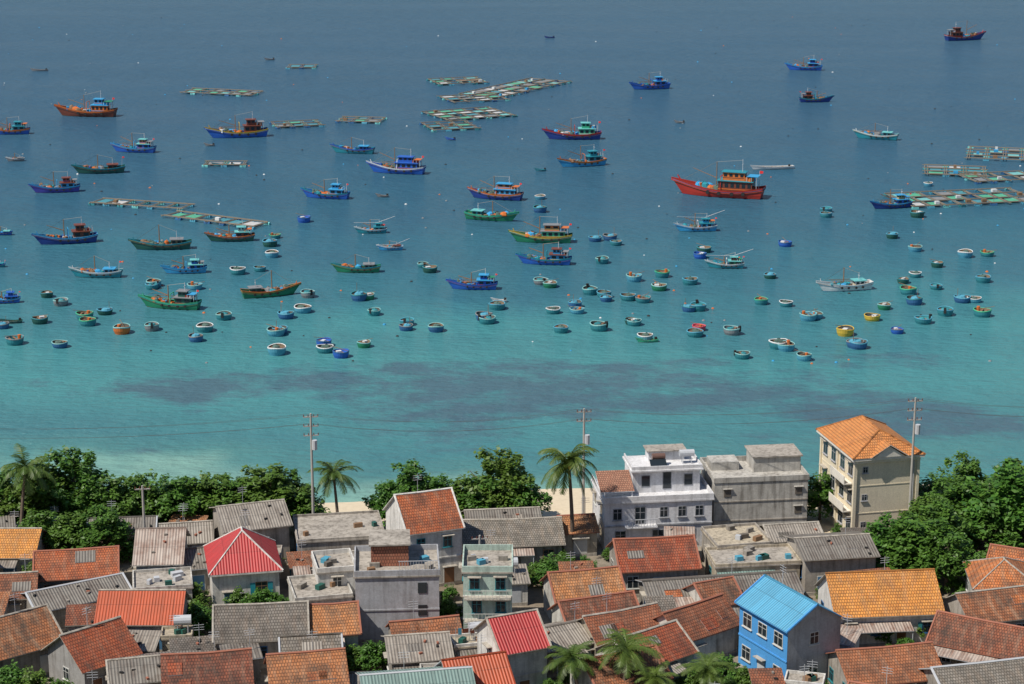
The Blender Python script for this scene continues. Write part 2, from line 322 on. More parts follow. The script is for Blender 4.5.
def big_boat(px,py,wpx,main,cab,top='orange',flip=False,style=0,boom=False,yaw=None):
    pos=P(px,py-1,0); s=scale_at(pos); 
    ya=U(-20,20) if yaw is None else yaw
    L=wpx/s/math.cos(math.radians(ya))*.88; B=L*.28; k=L/14
    mb=MB(); fb=1.4*k**.7
    deckm=paint((.20,.13,.09),.8,.5); low=random.choice([pc('dgreen',.7),pc('brown',.7),pc('dblue',.7)])
    mn=pc(main); tp=pc(top); cb=pc(cab); tr=pc(random.choice(['white','orange','yellow','lblue','red']))
    zat=hull(mb,L,B,fb,tp,mn,low,deckm,bowr=1.5*k,sternr=.7*k,transom=.74,band=random.choice([pc('white'),pc('yellow'),mn,mn,pc('lblue'),pc('red')]))
    X=lambda t:L*(t-.5)
    dz=zat(.25)-.4*fb
    roofm=random.choice([pc('lblue'),pc('aqua'),pc('brown'),pc('grey'),pc('teal'),cb,cb])
    if style in (0,2):
        h=2.0*k; e1=.40 if style==0 else .52
        cabin(mb,X(.10),X(e1),B*.68,dz,h,cb,roofm,tr)
        cabin(mb,X(.2),X(e1-.05),B*.46,dz+h+.1,1.4*k,tr if rnd()<.3 else cb,roofm,cb)
        for t in (.05,.11,.17): 
            for sg in (1,-1): mb.cyl((X(t),sg*B*.3,dz+.3),(X(t),sg*B*.3,dz+h+.9*k),.06,.06,STEEL,4)
        if rnd()<.75: mb.box((X(.10),0,dz+h+.95*k),(L*.14,B*.66,.08),random.choice([pc('orange'),pc('lblue'),pc('green'),pc('red'),pc('grey')]))
        for q in range(5): mb.box((X(U(.10,.2)),U(-.22,.22)*B,dz+h+.4*k),(.8*k,.6*k,.6*k),random.choice([pc('orange'),pc('lblue'),pc('red'),pc('white'),pc('wood')]),U(0,1))
        ctop=dz+h+1.5*k
    else:
        h=1.6*k; cabin(mb,X(.14),X(.34),B*.6,dz,h,cb,roofm,tr); ctop=dz+h
    mh=(4.2+rnd()*1.8)*k; dm=zat(.55)-.4*fb
    mb.cyl((X(.56),0,dm),(X(.56),0,dm+mh),.13,.09,pc('wood'),5)
    if style!=1: mb.cyl((X(.56),0,dm+mh*.45),(X(.86),0,dm+mh*.75),.1,.06,pc('wood'),5)
    mb.cyl((X(.24),0,ctop),(X(.24),0,ctop+2.2*k),.08,.06,STEEL,4)
    mb.cyl((X(.24),-.6*k,ctop+1.3*k),(X(.24),.6*k,ctop+1.3*k),.05,.05,STEEL,4)
    mb.cyl((X(.56),0,dm+mh),(X(.97),0,zat(.97)),.03,.03,ROPE,3,False)
    mb.cyl((X(.56),0,dm+mh),(X(.24),0,ctop+2*k),.03,.03,ROPE,3,False)
    if rnd()<.5:
        t=.04; z=zat(t); mb.cyl((X(t),0,z-.4),(X(t)-.2,0,z+2.9*k),.05,.04,STEEL,4)
        fx=X(t)-.2; mb.poly([(fx,0,z+2.9*k),(fx-.65*k,.15,z+2.85*k),(fx-.6*k,.2,z+2.45*k),(fx,.02,z+2.4*k)],FLAG)
    if rnd()<.6 and style!=1:
        for sg in (1,-1): mb.cyl((X(.49),sg*B*.42,zat(.47)-.3),(X(.49),sg*B*.3,zat(.47)+2.3*k),.09,.09,tp,4)
        mb.cyl((X(.49),-B*.3,zat(.47)+2.3*k),(X(.49),B*.3,zat(.47)+2.3*k),.09,.09,tp,4)
    for i in range(18):
        t=U(.42,.86); y=U(-.3,.3)*B*(1-max(0,t-.6)*1.5); z=zat(t)-.4*fb
        q=rnd()
        if q<.45: mb.blob((X(t),y,z+.2),(U(.6,1.3)*k,U(.5,.9)*k,U(.5,1.2)*k),random.choice([NET,NET,NET2,pc('orange',.9),pc('lblue',.9),pc('teal',.9),pc('wood')]))
        elif q<.65: mb.cyl((X(t),y,z),(X(t),y,z+1.0*k),.3*k,.3*k,random.choice([pc('blue'),pc('orange'),pc('lblue')]),8)
        else: mb.box((X(t),y,z+.4*k),(U(.6,1.4)*k,U(.5,1)*k,.9*k),random.choice([pc('white'),pc('wood'),pc('lblue'),pc('orange'),pc('wood')]),U(0,1))
    if rnd()<.35:
        for sg in (1,-1): mb.cyl((X(.4),sg*B*.33,zat(.5)+1.1*k),(X(.85),sg*B*.2,zat(.8)+.8*k),.07,.05,pc('wood'),4)
    if style==1 and rnd()<.6:
        mb.blob((X(.5),0,zat(.5)-.2*fb),(L*.1,B*.36,1.2*k),random.choice([pc('lblue',.9),pc('grey',.9),pc('teal',.9)]),n=10)
    for t in (.2,.34,.5,.64):
        yb=B/2*.98; z=zat(t)*.6
        for sg in (1,-1): mb.cyl((X(t),sg*(yb-.12),z),(X(t),sg*(yb+.1),z),.32*k,.32*k,BLACK,8)
    mb.cyl((X(.985)+.3,0,zat(.98)-.6),(X(1)+.7*k,0,zat(1)+.5*k),.14*k,.1*k,tp,5)
    if boom:
        z=ctop+.5*k
        for dx in (1,-1): mb.cyl((X(.3),0,z),(X(.4)+dx*10*k,dx*3,z+1.6*k),.08,.06,pc('white'),4)
    rz=math.radians(ya)+(0 if flip else math.pi)
    mb.build('fishing_boat',(pos.x,pos.y,0),rz)
BOATS=[(88,117,62,'brown','orange','orange',0),(10,135,42,'blue','teal','orange',0),(135,153,45,'blue','blue','lblue',0),(101,174,50,'dgreen','brown','teal',1),(57,193,48,'purple','lblue','lblue',0),
(239,138,60,'blue','brown','yellow',0),(354,154,44,'teal','blue','blue',1),(327,199,48,'blue','lblue','teal',0),(398,174,58,'blue','blue','white',2),(574,140,58,'dblue','lgreen','red',0),
(583,167,48,'lblue','teal','orange',0),(651,90,40,'blue','blue','blue',0),(805,71,36,'blue','dblue','lblue',0),(815,103,34,'dblue','brown','teal',0),(964,41,42,'dblue','brown','red',0),
(877,140,42,'teal','teal','white',1),(892,209,42,'dblue','blue','lblue',0),(721,197,88,'red','brown','red',2),(497,200,54,'dblue','lblue','orange',2),(490,221,52,'green','teal','lgreen',1),
(543,243,62,'green','lgreen','yellow',2),(546,265,54,'blue','lblue','teal',0),(846,291,56,'white','white','white',1),(68,244,60,'dblue','brown','lblue',0),(163,250,60,'dgreen','wood','teal',1),
(232,242,48,'dgreen','brown','orange',0),(98,278,52,'teal','lblue','white',1),(186,274,44,'lblue','blue','lblue',0),(4,304,34,'blue','blue','lblue',0),(172,309,62,'green','dgreen','lgreen',0),
(269,297,56,'green','dgreen','orange',1),(358,273,48,'green','grey','teal',1),(474,290,50,'blue','blue','blue',0),(2,236,22,'blue','blue','blue',1),(-4,268,20,'teal','blue','blue',1),(16,162,18,'grey','grey','white',1)]
for i,(x,y,w_,a,c_,t,st) in enumerate(BOATS): big_boat(x,y,w_,a,c_,t,flip=(i in (13,14,19,30)),style=st)
for x,y,w_,a,c_ in ((697,232,42,'lblue','lblue'),(726,269,38,'teal','green'),(372,234,32,'teal','teal'),(391,251,26,'lblue','white')): big_boat(x,y,w_,a,c_,'white',style=0 if w_>30 else 1,boom=True,yaw=U(-6,6))
def skiff(px,py,wpx,col,name='skiff'):
    pos=P(px,py,0); L=wpx/scale_at(pos); mb=MB(); k=L/8
    zat=hull(mb,L,max(1.1,L*.2),.5*max(.6,k**.4),pc(col),pc(col),pc('grey'),paint((.3,.27,.22),.8,.4),bowr=.5,sternr=.1,transom=.7)
    for t in (.25,.5,.72): mb.box((L*(t-.5),0,zat(t)-.12),(.3,L*.16,.06),pc('wood'))
    mb.box((L*-.4,0,zat(0)+.1),(.4,.35,.5),BLACK)
    mb.build(name,(pos.x,pos.y,0),math.pi+U(-.25,.25))
for q in ((773,169,42,'white'),(224,166,20,'teal'),(550,38,9,'dblue'),(40,71,16,'grey'),(680,123,9,'grey'),(451,140,9,'blue'),(383,197,11,'grey'),(541,171,10,'teal'),(648,342,20,'lgreen'),(210,146,9,'grey'),(270,60,9,'grey'),(500,302,13,'white'),(12,323,20,'dgreen')): skiff(*q)
def basket_mesh(i,hc,rc):
    mb=MB(); n=22
    prof=[(.6,-.3),(.86,.0),(.99,.3),(1.04,.6),(1.07,.68),(1.03,.74),(.95,.71),(.90,.5),(.76,.24),(.0,.16)]
    hm=pc(hc,.7); rm=pc(rc,.7); im=random.choice([paint((.20,.15,.10),.8,.5),paint((.09,.10,.09),.8,.5),pc(hc,.8)]); ms=[pc('dblue') if i%2 else pc('dgreen'),hm,hm,rm,rm,rm,im,im,im]
    for k in range(len(prof)-1):
        (r0,z0),(r1,z1)=prof[k],prof[k+1]
        for j in range(n):
            a=2*math.pi*j/n; b_=2*math.pi*(j+1)/n; e=lambda r,z,t:(r*math.cos(t)*1.0,r*math.sin(t)*.93,z+.05*math.cos(2*t)*(z>0))
            mb.poly([e(r0,z0,a),e(r0,z0,b_),e(r1,z1,b_),e(r1,z1,a)],ms[k])
    mb.box((-.1,0,.56),(.22,1.7,.05),pc('wood')); mb.box((.45,0,.54),(.18,1.5,.05),pc('wood'))
    q=i%5
    if q==0: mb.blob((.1,.1,.4),(.6,.55,.5),NET)
    if q==1: mb.cyl((-.5,.2,.2),(-.5,.2,.95),.2,.2,pc('orange'),8); mb.cyl((-.9,-.5,.66),(1.3,.4,1.05),.03,.03,pc('wood'),4)
    if q==2: mb.blob((.2,-.1,.45),(.7,.65,.45),pc('bl',.9)); mb.cyl((.6,0,.1),(.6,0,1.7),.03,.03,pc('wood'),4)
    if q==3: mb.box((.3,.1,.55),(.6,.5,.4),pc('white')); mb.cyl((-.8,.6,.7),(.9,-.9,1.1),.03,.03,pc('wood'),4)
    if q==4: mb.box((-.95,0,.7),(.25,.3,.6),BLACK); mb.blob((.2,0,.35),(.5,.6,.45),pc('bt',.9))
    o=mb.build('tmp'); me=o.data; bpy.data.objects.remove(o); return me
BM=[basket_mesh(i,h_,r_) for i,(h_,r_) in enumerate([('bt','bl'),('bl','ba'),('bb','bl'),('green','ba'),('bt','ba'),('bt','white'),('bl','ba'),('bb','grey'),('dgreen','bt'),('grey','ba'),('bb','ba'),('bt','grey'),('dgreen','bl'),('blue','bb'),('bt','bl'),('bl','white'),('bt','lgreen'),('bb','bt')])]
YB=[basket_mesh(3,'yellow','yellow'),basket_mesh(1,'orange','ba')]; PB=basket_mesh(1,'pink','pink')
BK=[(304,222),(275,238),(270,246),(272,257),(260,271),(238,274),(47,297),(61,305),(40,323),(2,328),(88,325),(85,319),(122,333),(152,289),(154,286),(205,331),(224,319),(276,335),(280,333),(277,354),(286,318),(303,312),(308,297),(324,346),(325,352),(341,357),(364,347),(359,300),(368,299),(374,315),(407,325),(406,330),(436,331),(430,272),(423,267),(487,323),(484,320),(497,309),(541,284),(550,287),(553,313),(561,332),(577,313),(590,294),(606,301),(604,297),(599,330),(632,324),(595,241),(616,245),(610,240),(602,263),(634,325),(634,281),(643,302),(662,277),(659,290),(645,340),(689,311),(698,310),(699,330),(695,336),(732,334),(742,358),(761,304),(778,348),(786,306),(785,246),(786,350),(804,360),(808,320),(816,318),(845,335),(855,347),(858,348),(872,320),(884,309),(897,333),(908,294),(914,304),(923,323),(903,283),(936,289),(937,267),(945,315),(928,186),(915,251),(892,238),(917,217),(962,302),(965,257),(987,256),(983,282),(982,316),(974,302),(826,217),(826,212),(704,252),(700,258),(540,212),(540,199),(152,330),(195,289),(60,347),(105,314),(15,344),(196,341),(575,307),(628,300),(690,284),(770,278),(915,277)]
for x,y in BK:
    p=P(x,y,0); sc=U(1.15,1.6)*(0.95 if y>200 else .8)
    me=PB if (x,y)==(699,330) else (YB[0] if (x,y) in ((845,335),(872,320)) else (YB[1] if (x,y)==(122,333) else random.choice(BM)))
    obj('basket_boat',me,(p.x,p.y,0),U(0,6.28),(sc,sc,sc*U(.95,1.2)))
mb=MB()
for i in range(260):
    y=U(300,820) if rnd()<.6 else U(300,480); x=U(-1,1)*y*.27; r=U(.15,.32)
    mb.blob((x,y,.0),(r,r,r*.8),random.choice([pc('grey'),pc('white'),pc('orange'),BLACK,pc('lblue'),BLACK]),n=6,k=4,jit=.05,bot=-1)
mb.build('mooring_buoys')
def raft(x1,y1,x2,y2,wd,net='teal',hut=False):
    a=P(x1,y1,0); b_=P(x2,y2,0); L=(b_-a).length; ang=math.atan2(b_.y-a.y,b_.x-a.x); mb=MB(); WD=paint((.24,.20,.15),.85,.5)
    nx=max(2,int(L/3.4)); ny=max(1,int(wd/3.8)); dx=L/nx; d2=wd/ny
    for i in range(nx+1):
        for o in (-.25,.25): mb.box((i*dx+o+U(-.08,.08),wd/2+U(-.3,.3),.47),(.16,wd+1.0,.12),WD,U(-.01,.01))
    for j in range(ny+1):
        for o in (-.25,.25): mb.box((L/2+U(-.5,.5),j*d2+o,.61),(L+1.2,.16,.12),WD,U(-.004,.004))
    for i in range(nx+1):
        for j in range(ny+1):
            if rnd()<.85: mb.cyl((i*dx-.7,j*d2+U(-.2,.2),.15),(i*dx+.7,j*d2+U(-.2,.2),.15),.4,.4,random.choice([pc('bb'),pc('bl'),pc('bt'),pc('aqua')]),7)
    for i in range(nx):
        for j in range(ny):
            if rnd()<.7:
                cx,cy=(i+.5)*dx,(j+.5)*d2; c_=random.choice([net,net,'aqua','lgreen','grey','teal','white'])
                m_=paint(tuple(min(.5,x*.8+.04) for x in COL[c_]),.9,.6)
                mb.box((cx,cy,.40+U(0,.12)),(dx*U(.5,.75),d2*U(.5,.75),.06),m_,U(-.05,.05))
            if rnd()<.14: mb.box(((i+.5)*dx,(j+.2)*d2,.98),(U(.6,1.1),U(.5,.9),.6),random.choice([pc('wood'),pc('white'),pc('lblue')]))
            if rnd()<.05: mb.cyl((i*dx,j*d2,.5),(i*dx,j*d2,1.7),.05,.04,WD,4)
    mb.build('fish_farm_raft',(a.x,a.y,0),ang)
for q in [(182,94,250,97,9,'grey'),(288,69,314,69,7,'grey'),(278,129,322,127,9,'teal'),(338,123,378,124,8,'teal'),(440,86,487,84,13,'wood'),(455,104,508,101,13,'grey'),(500,99,570,83,14,'lgreen'),(450,122,515,117,17,'lgreen'),(434,132,478,130,13,'teal'),
          (92,205,180,211,5,'grey'),(165,218,252,229,5,'wood'),(205,167,243,167,5,'teal'),(968,160,1040,163,17,'wood'),(926,176,985,178,12,'teal'),(978,184,1040,181,10,'grey'),(915,209,1040,203,15,'lgreen')]:
    raft(*q)
# ------------------------------------------------------------------ houses
FOOT=[]
def reg(o,yaw,w_,d): FOOT.append((o.x,o.y,yaw,w_,d))
def inside(x,y,mg=.5):
    for ox,oy,ya,w_,d in FOOT:
        dx,dy_=x-ox,y-oy; lx=dx*math.cos(ya)+dy_*math.sin(ya); ly=-dx*math.sin(ya)+dy_*math.cos(ya)
        if -mg<lx<w_+mg and -mg<ly<d+mg: return True
    return False
def window(mb,face,u,z,ww,wh,W,D,door=None,shut=None,fr=None,aw=True):
    fr=fr or FRAME
    def bx(du,dz_,a,h_,out,th,m):
        if face=='f': mb.box((u+du,-out+th/2-.0,z+dz_),(a,th,h_),m)
        elif face=='b': mb.box((u+du,D+out-th/2,z+dz_),(a,th,h_),m)
        elif face=='l': mb.box((-out+th/2,u+du,z+dz_),(th,a,h_),m)
        else: mb.box((W+out-th/2,u+du,z+dz_),(th,a,h_),m)
    bx(0,0,ww+.16,wh+.16,.05,.09,fr)
    bx(0,0,ww,wh,.062,.06,door if door else GL)
    if not door:
        bx(0,0,.06,wh-.004,.075,.04,fr); bx(0,wh*.18,ww-.004,.05,.072,.04,fr)
        bx(0,-wh/2-.14,ww+.35,.08,.16,.2,fr)
        if shut:
            for sg in (-1,1): bx(sg*(ww*.75+.1),0,ww*.48,wh,.10,.05,shut)
    if aw and face in 'fl' and rnd()<.5: bx(0,wh/2+.2,ww+.5,.07,.5,.55,CEM)
def tank(mb,x,y,z,r=.5):
    for dx in (-.5,.5):
        for dy2 in (-.35,.35): mb.box((x+dx,y+dy2,z+.4),(.07,.07,.8),STEEL)
    mb.cyl((x-.85,y,z+.8+r),(x+.85,y,z+.8+r),r,r,STEEL,12)
def house(x1,y1,x2,y2,ez,d,rise,roof,wl,kind='side',st=1,name='house',over=.4,win=True,tnk=False,world=None,trim=None,wn=None,shut=None,balc=.35):
    if world: A,yaw,W=world
    else:
        A=P(x1,y1,G+ez); B_=P(x2,y2,G+ez); W=math.hypot(B_.x-A.x,B_.y-A.y); yaw=math.atan2(B_.y-A.y,B_.x-A.x)
    base=Vector((A.x,A.y,G)); reg(base,yaw,W,d)
    e=bpy.data.objects.new(name,None); scene.collection.objects.link(e); e.location=base; e.rotation_euler=(0,0,yaw)
    mb=MB(); z0=-.4
    mb.poly([(0,0,z0),(W,0,z0),(W,0,ez),(0,0,ez)],wl); mb.poly([(W,0,z0),(W,d,z0),(W,d,ez),(W,0,ez)],wl)
    mb.poly([(W,d,z0),(0,d,z0),(0,d,ez),(W,d,ez)],wl); mb.poly([(0,d,z0),(0,0,z0),(0,0,ez),(0,d,ez)],wl)
    if kind=='side':
        mb.poly([(0,d,ez),(0,0,ez),(0,d/2,ez+rise)],wl); mb.poly([(W,0,ez),(W,d,ez),(W,d/2,ez+rise)],wl)
    if kind=='shed':
        mb.poly([(0,d,ez),(0,0,ez),(0,d,ez+rise)],wl); mb.poly([(W,0,ez),(W,d,ez),(W,d,ez+rise)],wl); mb.poly([(W,d,ez),(0,d,ez),(0,d,ez+rise),(W,d,ez+rise)],wl)
    mb.box((W/2,-.02,.12),(W-.02,.1,.5),CEM)
    for k in range(1,st): mb.box((W/2,-.02,ez*k/st),(W+.05,.12,.16),trim or wl); 
    mb.build('walls',parent=e)
    r=MB(); o=over; cap=trim or (CEM if rnd()<.5 else REDTRIM if roof in (T1,T2,T4,T3) else STEEL)
    if kind=='side':
        s=rise/(d/2); sag=U(0,.14) if roof in (T1,T2,T4,TG) else 0
        mid=W/2
        if sag>.03:
            r.slab((-o,-o,ez-o*s),(mid,-o,ez-o*s-sag*.4),(mid,d/2,ez+rise-sag),(-o,d/2,ez+rise),roof,cap)
            r.slab((mid,-o,ez-o*s-sag*.4),(W+o,-o,ez-o*s),(W+o,d/2,ez+rise),(mid,d/2,ez+rise-sag),roof,cap)
            r.cyl((-o,d/2,ez+rise+.08),(mid,d/2,ez+rise+.08-sag),.14,.14,cap,6); r.cyl((mid,d/2,ez+rise+.08-sag),(W+o,d/2,ez+rise+.08),.14,.14,cap,6)
        else:
            r.slab((-o,-o,ez-o*s),(W+o,-o,ez-o*s),(W+o,d/2,ez+rise),(-o,d/2,ez+rise),roof,cap)
            r.cyl((-o,d/2,ez+rise+.08),(W+o,d/2,ez+rise+.08),.13,.13,roof if rnd()<.5 else cap,6)
        r.slab((W+o,d+o,ez-o*s),(-o,d+o,ez-o*s),(-o,d/2,ez+rise-sag),(W+o,d/2,ez+rise-sag),roof,cap)
        if rnd()<.4:
            for xx in (-o+.1,W+o-.1): r.cyl((xx,-o,ez-o*s+.1),(xx,d/2,ez+rise+.1),.11,.11,cap,5)
        for q in range(random.choice([0,0,1,1,2])):
            if roof in (BLUE,RED2,T3,ORM): break
            pw=U(.8,2.2); px_=U(.2,max(.3,W-pw-.2)); ya_=U(0,d*.25); yb_=ya_+U(.8,d*.22); zf=lambda y:ez+y*s+.10
            r.slab((px_,ya_,zf(ya_)),(px_+pw,ya_,zf(ya_)),(px_+pw,yb_,zf(yb_)),(px_,yb_,zf(yb_)),random.choice([T1,FIB2,FIB,FIB,T4,roof]),STEEL,.03)
        if roof in (FIB,FIB2,RUST):
            for q in range(random.randint(2,7)):
                xx=U(.2,W-.2); y_=U(0,d*.45); r.box((xx,y_,ez+y_*s+.17),(.35,.2,.16),random.choice([CONC,BLACK,REDTRIM]),U(0,3))
    elif kind=='hip':
        hw=min(W,d)/2; z=ez
        if W>=d: ra,rb=Vector((hw,d/2,z+rise)),Vector((W-hw,d/2,z+rise))
        else: ra,rb=Vector((W/2,hw,z+rise)),Vector((W/2,d-hw,z+rise))
        c=[Vector((-o,-o,z)),Vector((W+o,-o,z)),Vector((W+o,d+o,z)),Vector((-o,d+o,z))]
        def pf(pts):
            ex=(pts[1]-pts[0]).normalized(); nn=(pts[1]-pts[0]).cross(pts[-1]-pts[0]).normalized(); ey=nn.cross(ex)
            r.poly(pts,roof,[((p-pts[0]).dot(ex),(p-pts[0]).dot(ey)) for p in pts])
        if W>=d: pf([c[0],c[1],rb,ra]); pf([c[1],c[2],rb]); pf([c[2],c[3],ra,rb]); pf([c[3],c[0],ra])
        else: pf([c[0],c[1],ra]); pf([c[1],c[2],rb,ra]); pf([c[2],c[3],rb]); pf([c[3],c[0],ra,rb])
        for a_,b_ in ((c[0],ra),(c[1],ra if W<d else rb),(c[2],rb),(c[3],rb if W<d else ra),(ra,rb)): r.cyl(a_,b_,.09,.09,cap,5)
        r.box((W/2,d/2,z-.1),(W+2*o,d+2*o,.19),cap)
    elif kind=='shed':
        s=rise/d
        r.slab((-o,-o,ez-o*s+.02),(W+o,-o,ez-o*s+.02),(W+o,d+o,ez+rise+o*s+.02),(-o,d+o,ez+rise+o*s+.02),roof,cap)
        for q in range(random.randint(1,5)):
            xx=U(.2,W-.2); y_=U(0,d*.9); r.box((xx,y_,ez+y_*s+.19),(.35,.2,.16),random.choice([CONC,BLACK,REDTRIM]),U(0,3))
    else:
        r.box((W/2,d/2,ez+.06),(W+.3,d+.3,.16),roof)
        ph=rise if rise>0 else .5
        for c_,dm in (((W/2,-.03,0),(W+.18,.14)),((W/2,d+.03,0),(W+.18,.14)),((-.03,d/2,0),(.14,d-.1)),((W+.03,d/2,0),(.14,d-.1))):
            r.box((c_[0],c_[1],ez+.14+ph/2),(dm[0],dm[1],ph),wl)
        for k in range(random.randint(2,6)):
            r.box((U(.8,W-.8),U(.8,max(.9,d-.8)),ez+.14+.25),(U(.4,1.2),U(.3,.8),.5),random.choice([STEEL,pc('wood'),pc('bl'),CONC,DARKW,pc('dgreen')]),U(0,1))
        if rnd()<.25:
            y_=d*.4; r.cyl((.3,y_,ez),(.3,y_,ez+1.7),.03,.03,STEEL,4); r.cyl((W*.6,y_,ez),(W*.6,y_,ez+1.7),.03,.03,STEEL,4)
            q=.5
            while q<W*.55: 
                a_=U(.35,.7); r.box((q+a_/2,y_,ez+1.35-U(0,.1)),(a_*.8,.03,U(.4,.7)),random.choice([pc('white'),pc('grey'),pc('bl'),pc('ba'),pc('bb'),pc('brown')])); q+=a_+U(0,.4)
    if tnk: tank(r,W*.7,d*.6,ez+(rise*.5 if kind!='flat' else .14))
    if rnd()<.4:
        zt=ez+(rise if kind!='flat' else 0); ax,ay=W*U(.3,.8),d/2; r.cyl((ax,ay,zt),(ax,ay,zt+2.2),.03,.03,STEEL,4)
        for q in (1.5,1.75,2.0): r.cyl((ax-.5,ay,zt+q),(ax+.5,ay,zt+q),.02,.02,STEEL,3)
    r.build('roof',parent=e)
    if win:
        wb=MB(); sh_=ez/st; nn=wn or max(1,int(W/2.6)); dr=random.randrange(nn); dm=random.choice([DOORB,DOORW,FRAME,STEEL]); fm=random.choice([FRAME,pc('wood'),pc('bt'),FRAME,pc('bb')])
        ww_=U(.8,1.3)
        for k in range(st):
            for i in range(nn):
                u=W*(i+.5)/nn+(U(-.2,.2) if nn>1 else 0)
                if k==0 and i==dr: window(wb,'f',u,1.05,U(.9,1.5),2.1,W,d,door=dm)
                elif rnd()<.8: window(wb,'f',u,k*sh_+sh_*.55,min(ww_,W/nn*.55),U(1.0,1.3),W,d,shut=shut,fr=fm)
            for fc in 'lr':
                for i in range(max(1,int(d/3.5))):
                    if rnd()<.6: window(wb,fc,d*(i+.5)/max(1,int(d/3.5)),k*sh_+sh_*.55,.9,1.1,W,d,fr=fm)
            if k>0 and rnd()<balc:
                wb.box((W/2,-.55,k*sh_+.0),(W*.96,1.0,.12),CEM)
                wb.box((W/2,-1.02,k*sh_+.95),(W*.96,.05,.05),FRAME)
                for q in range(int(W*.96/.35)): wb.box((W*.03+q*.35,-1.02,k*sh_+.5),(.04,.04,.88),FRAME)
        if st==1 and rnd()<.45:
            wb.slab((.1,-1.7,2.25),(W*.7,-1.7,2.25),(W*.7,-.03,2.65),(.1,-.03,2.65),random.choice([FIB,FIB2,RUST,GRN,FIB2,RUST]),STEEL,.05)
            for xx in (.2,W*.7-.1): wb.cyl((xx,-1.6,0),(xx,-1.6,2.25),.05,.05,STEEL,5)
        wb.build('windows',parent=e)
    return e,base,yaw,W
hs=house
hs(-14,556,32,556,3,7,1.8,T3,WHITE2); hs(36,579,116,574,3,7,1.7,T4,CONC); hs(-6,598,33,596,3,5.5,1.5,T2,BEIGE)
hs(38,611,130,592,2.8,5.5,1.0,FIB,CONC); hs(98,622,178,622,3.3,6,2.1,ORM,GREY); hs(136,563,180,562,4,8,2.3,RUST,WHITE2,trim=WHITE2)
hs(134,592,192,588,3.4,5,.3,CONC2,WHITE2,'flat'); hs(182,569,214,566,3,6,1.0,FIB,CONC); hs(226,531,289,524,4.6,8,1.4,FIB2,CONC2)
hs(212,574,279,569,4.3,8,3.3,RED2,WHITE,'hip',trim=WHITE,shut=pc('teal'))
hs(298,543,385,538,3.6,8,.25,CONC2,CONC2,'flat'); hs(318,574,356,571,5,5,.5,CONC2,WHITE,'flat',st=2); hs(296,602,352,597,3.4,6,.3,CONC2,WHITE2,'flat')
hs(408,533,462,526,6.6,8,2.9,T4,WHITE,st=2,trim=WHITE,over=.3,balc=0)
hs(466,546,562,543,3,8,1.5,TG,CONC); hs(470,530,540,527,2.8,6,1.2,FIB,CONC)
hs(355,578,439,576,7,7,.6,CONC2,LGREY,'flat',st=2,win=False); hs(463,573,512,573,7.4,6,.6,CONC2,MINT,'flat',st=3,wn=2,trim=WHITE,balc=1)
hs(216,640,306,636,3.2,7,2.1,TG,CONC2); hs(311,634,358,631,3.1,6,1.8,T1,WHITE2)
hs(-10,660,62,640,3.2,7,2.4,T2,CONC); hs(84,668,136,651,3.6,6.5,2.3,T4,GREY,over=.5); hs(112,684,172,678,3,6,1.0,FIB,CONC); hs(166,692,250,686,3.2,7,2.1,T2,WHITE2)
hs(274,694,346,688,3.4,7,2.3,T1,WHITE2); hs(392,661,450,657,3.2,6,1.2,FIB2,CONC); hs(368,706,474,698,5,7,1.3,GRN,LGREY,'side',st=2)
hs(502,652,547,644,5.4,6,2.2,RED2,WHITE,st=2,shut=pc('bb'),balc=0); hs(455,694,512,686,4,6,2.0,ORM,WHITE2)
hs(622,570,698,566,3.2,7,2.1,T4,CONC2); hs(558,602,624,596,3.2,6,2.0,T1,WHITE2); hs(570,627,640,617,3,5,1.7,T2,WHITE2); hs(600,645,668,632,3.2,6,1.8,T1,BEIGE)
hs(636,669,694,650,3.2,6,1.9,T4,WHITE2); hs(684,640,738,622,3.3,5.5,1.9,T1,WHITE2); hs(652,600,800,590,2.6,5.5,.9,FIB,CONC); hs(548,650,598,640,3,5.5,1.0,FIB2,CONC); hs(600,690,668,676,3.2,6,1.8,T2,WHITE2)
hs(708,606,742,600,3,5,1.5,T2,WHITE2)
hs(718,549,772,545,3.4,6,.3,BEIGE,CONC2,'flat'); hs(772,541,822,538,3.0,5,.9,FIB2,BEIGE); hs(716,568,800,564,3.2,5,.3,CONC2,BEIGE,'flat'); hs(806,559,876,555,4.2,7,1.0,FIB,CONC2)
hs(838,615,941,611,3.6,8,2.8,T3,WHITE,shut=pc('bt')); hs(976,588,1040,590,4,7,2.0,T4,WHITE2,'hip'); hs(972,622,1040,614,3.2,6,1.8,T2,CONC2); hs(930,640,1030,660,3.0,6,1.8,T2,CONC)
hs(852,684,942,676,3,7,1.8,T1,CONC2); hs(950,700,1040,690,3,7,1.6,TG,CONC)
e_,_,_,_=hs(740,601,788,629,6.8,6.2,1.9,BLUE,BLUEW,st=2,name='house',wn=3,trim=BLUEW,balc=0)
ox,oy,ya,W_,d_=FOOT[-1]; mb=MB(); mb.poly([(W_+.02,0,0),(W_+.02,d_,0),(W_+.02,d_,6.8),(W_+.02,d_/2,8.68),(W_+.02,0,6.8)],LGREY); mb.build('gable_end',parent=e_)
A=P(355,578,G+7); B_=P(439,576,G+7)
e_=[o for o in scene.objects if o.type=='EMPTY' and (o.location-Vector((A.x,A.y,G))).length<.1][0]
mb=MB(); W_=(B_-A).length
mb.poly([(1.6,2.6,7.14),(5.4,2.6,7.14),(5.4,2.6,9.4),(1.6,2.6,9.4)],BRICK,[(0,0),(3.8,0),(3.8,2.3),(0,2.3)])
mb.box((3.5,4.6,8.27),(3.8,3.9,2.25),LGREY); mb.box((3.5,4.5,9.5),(4.2,4.4,.16),CONC2)
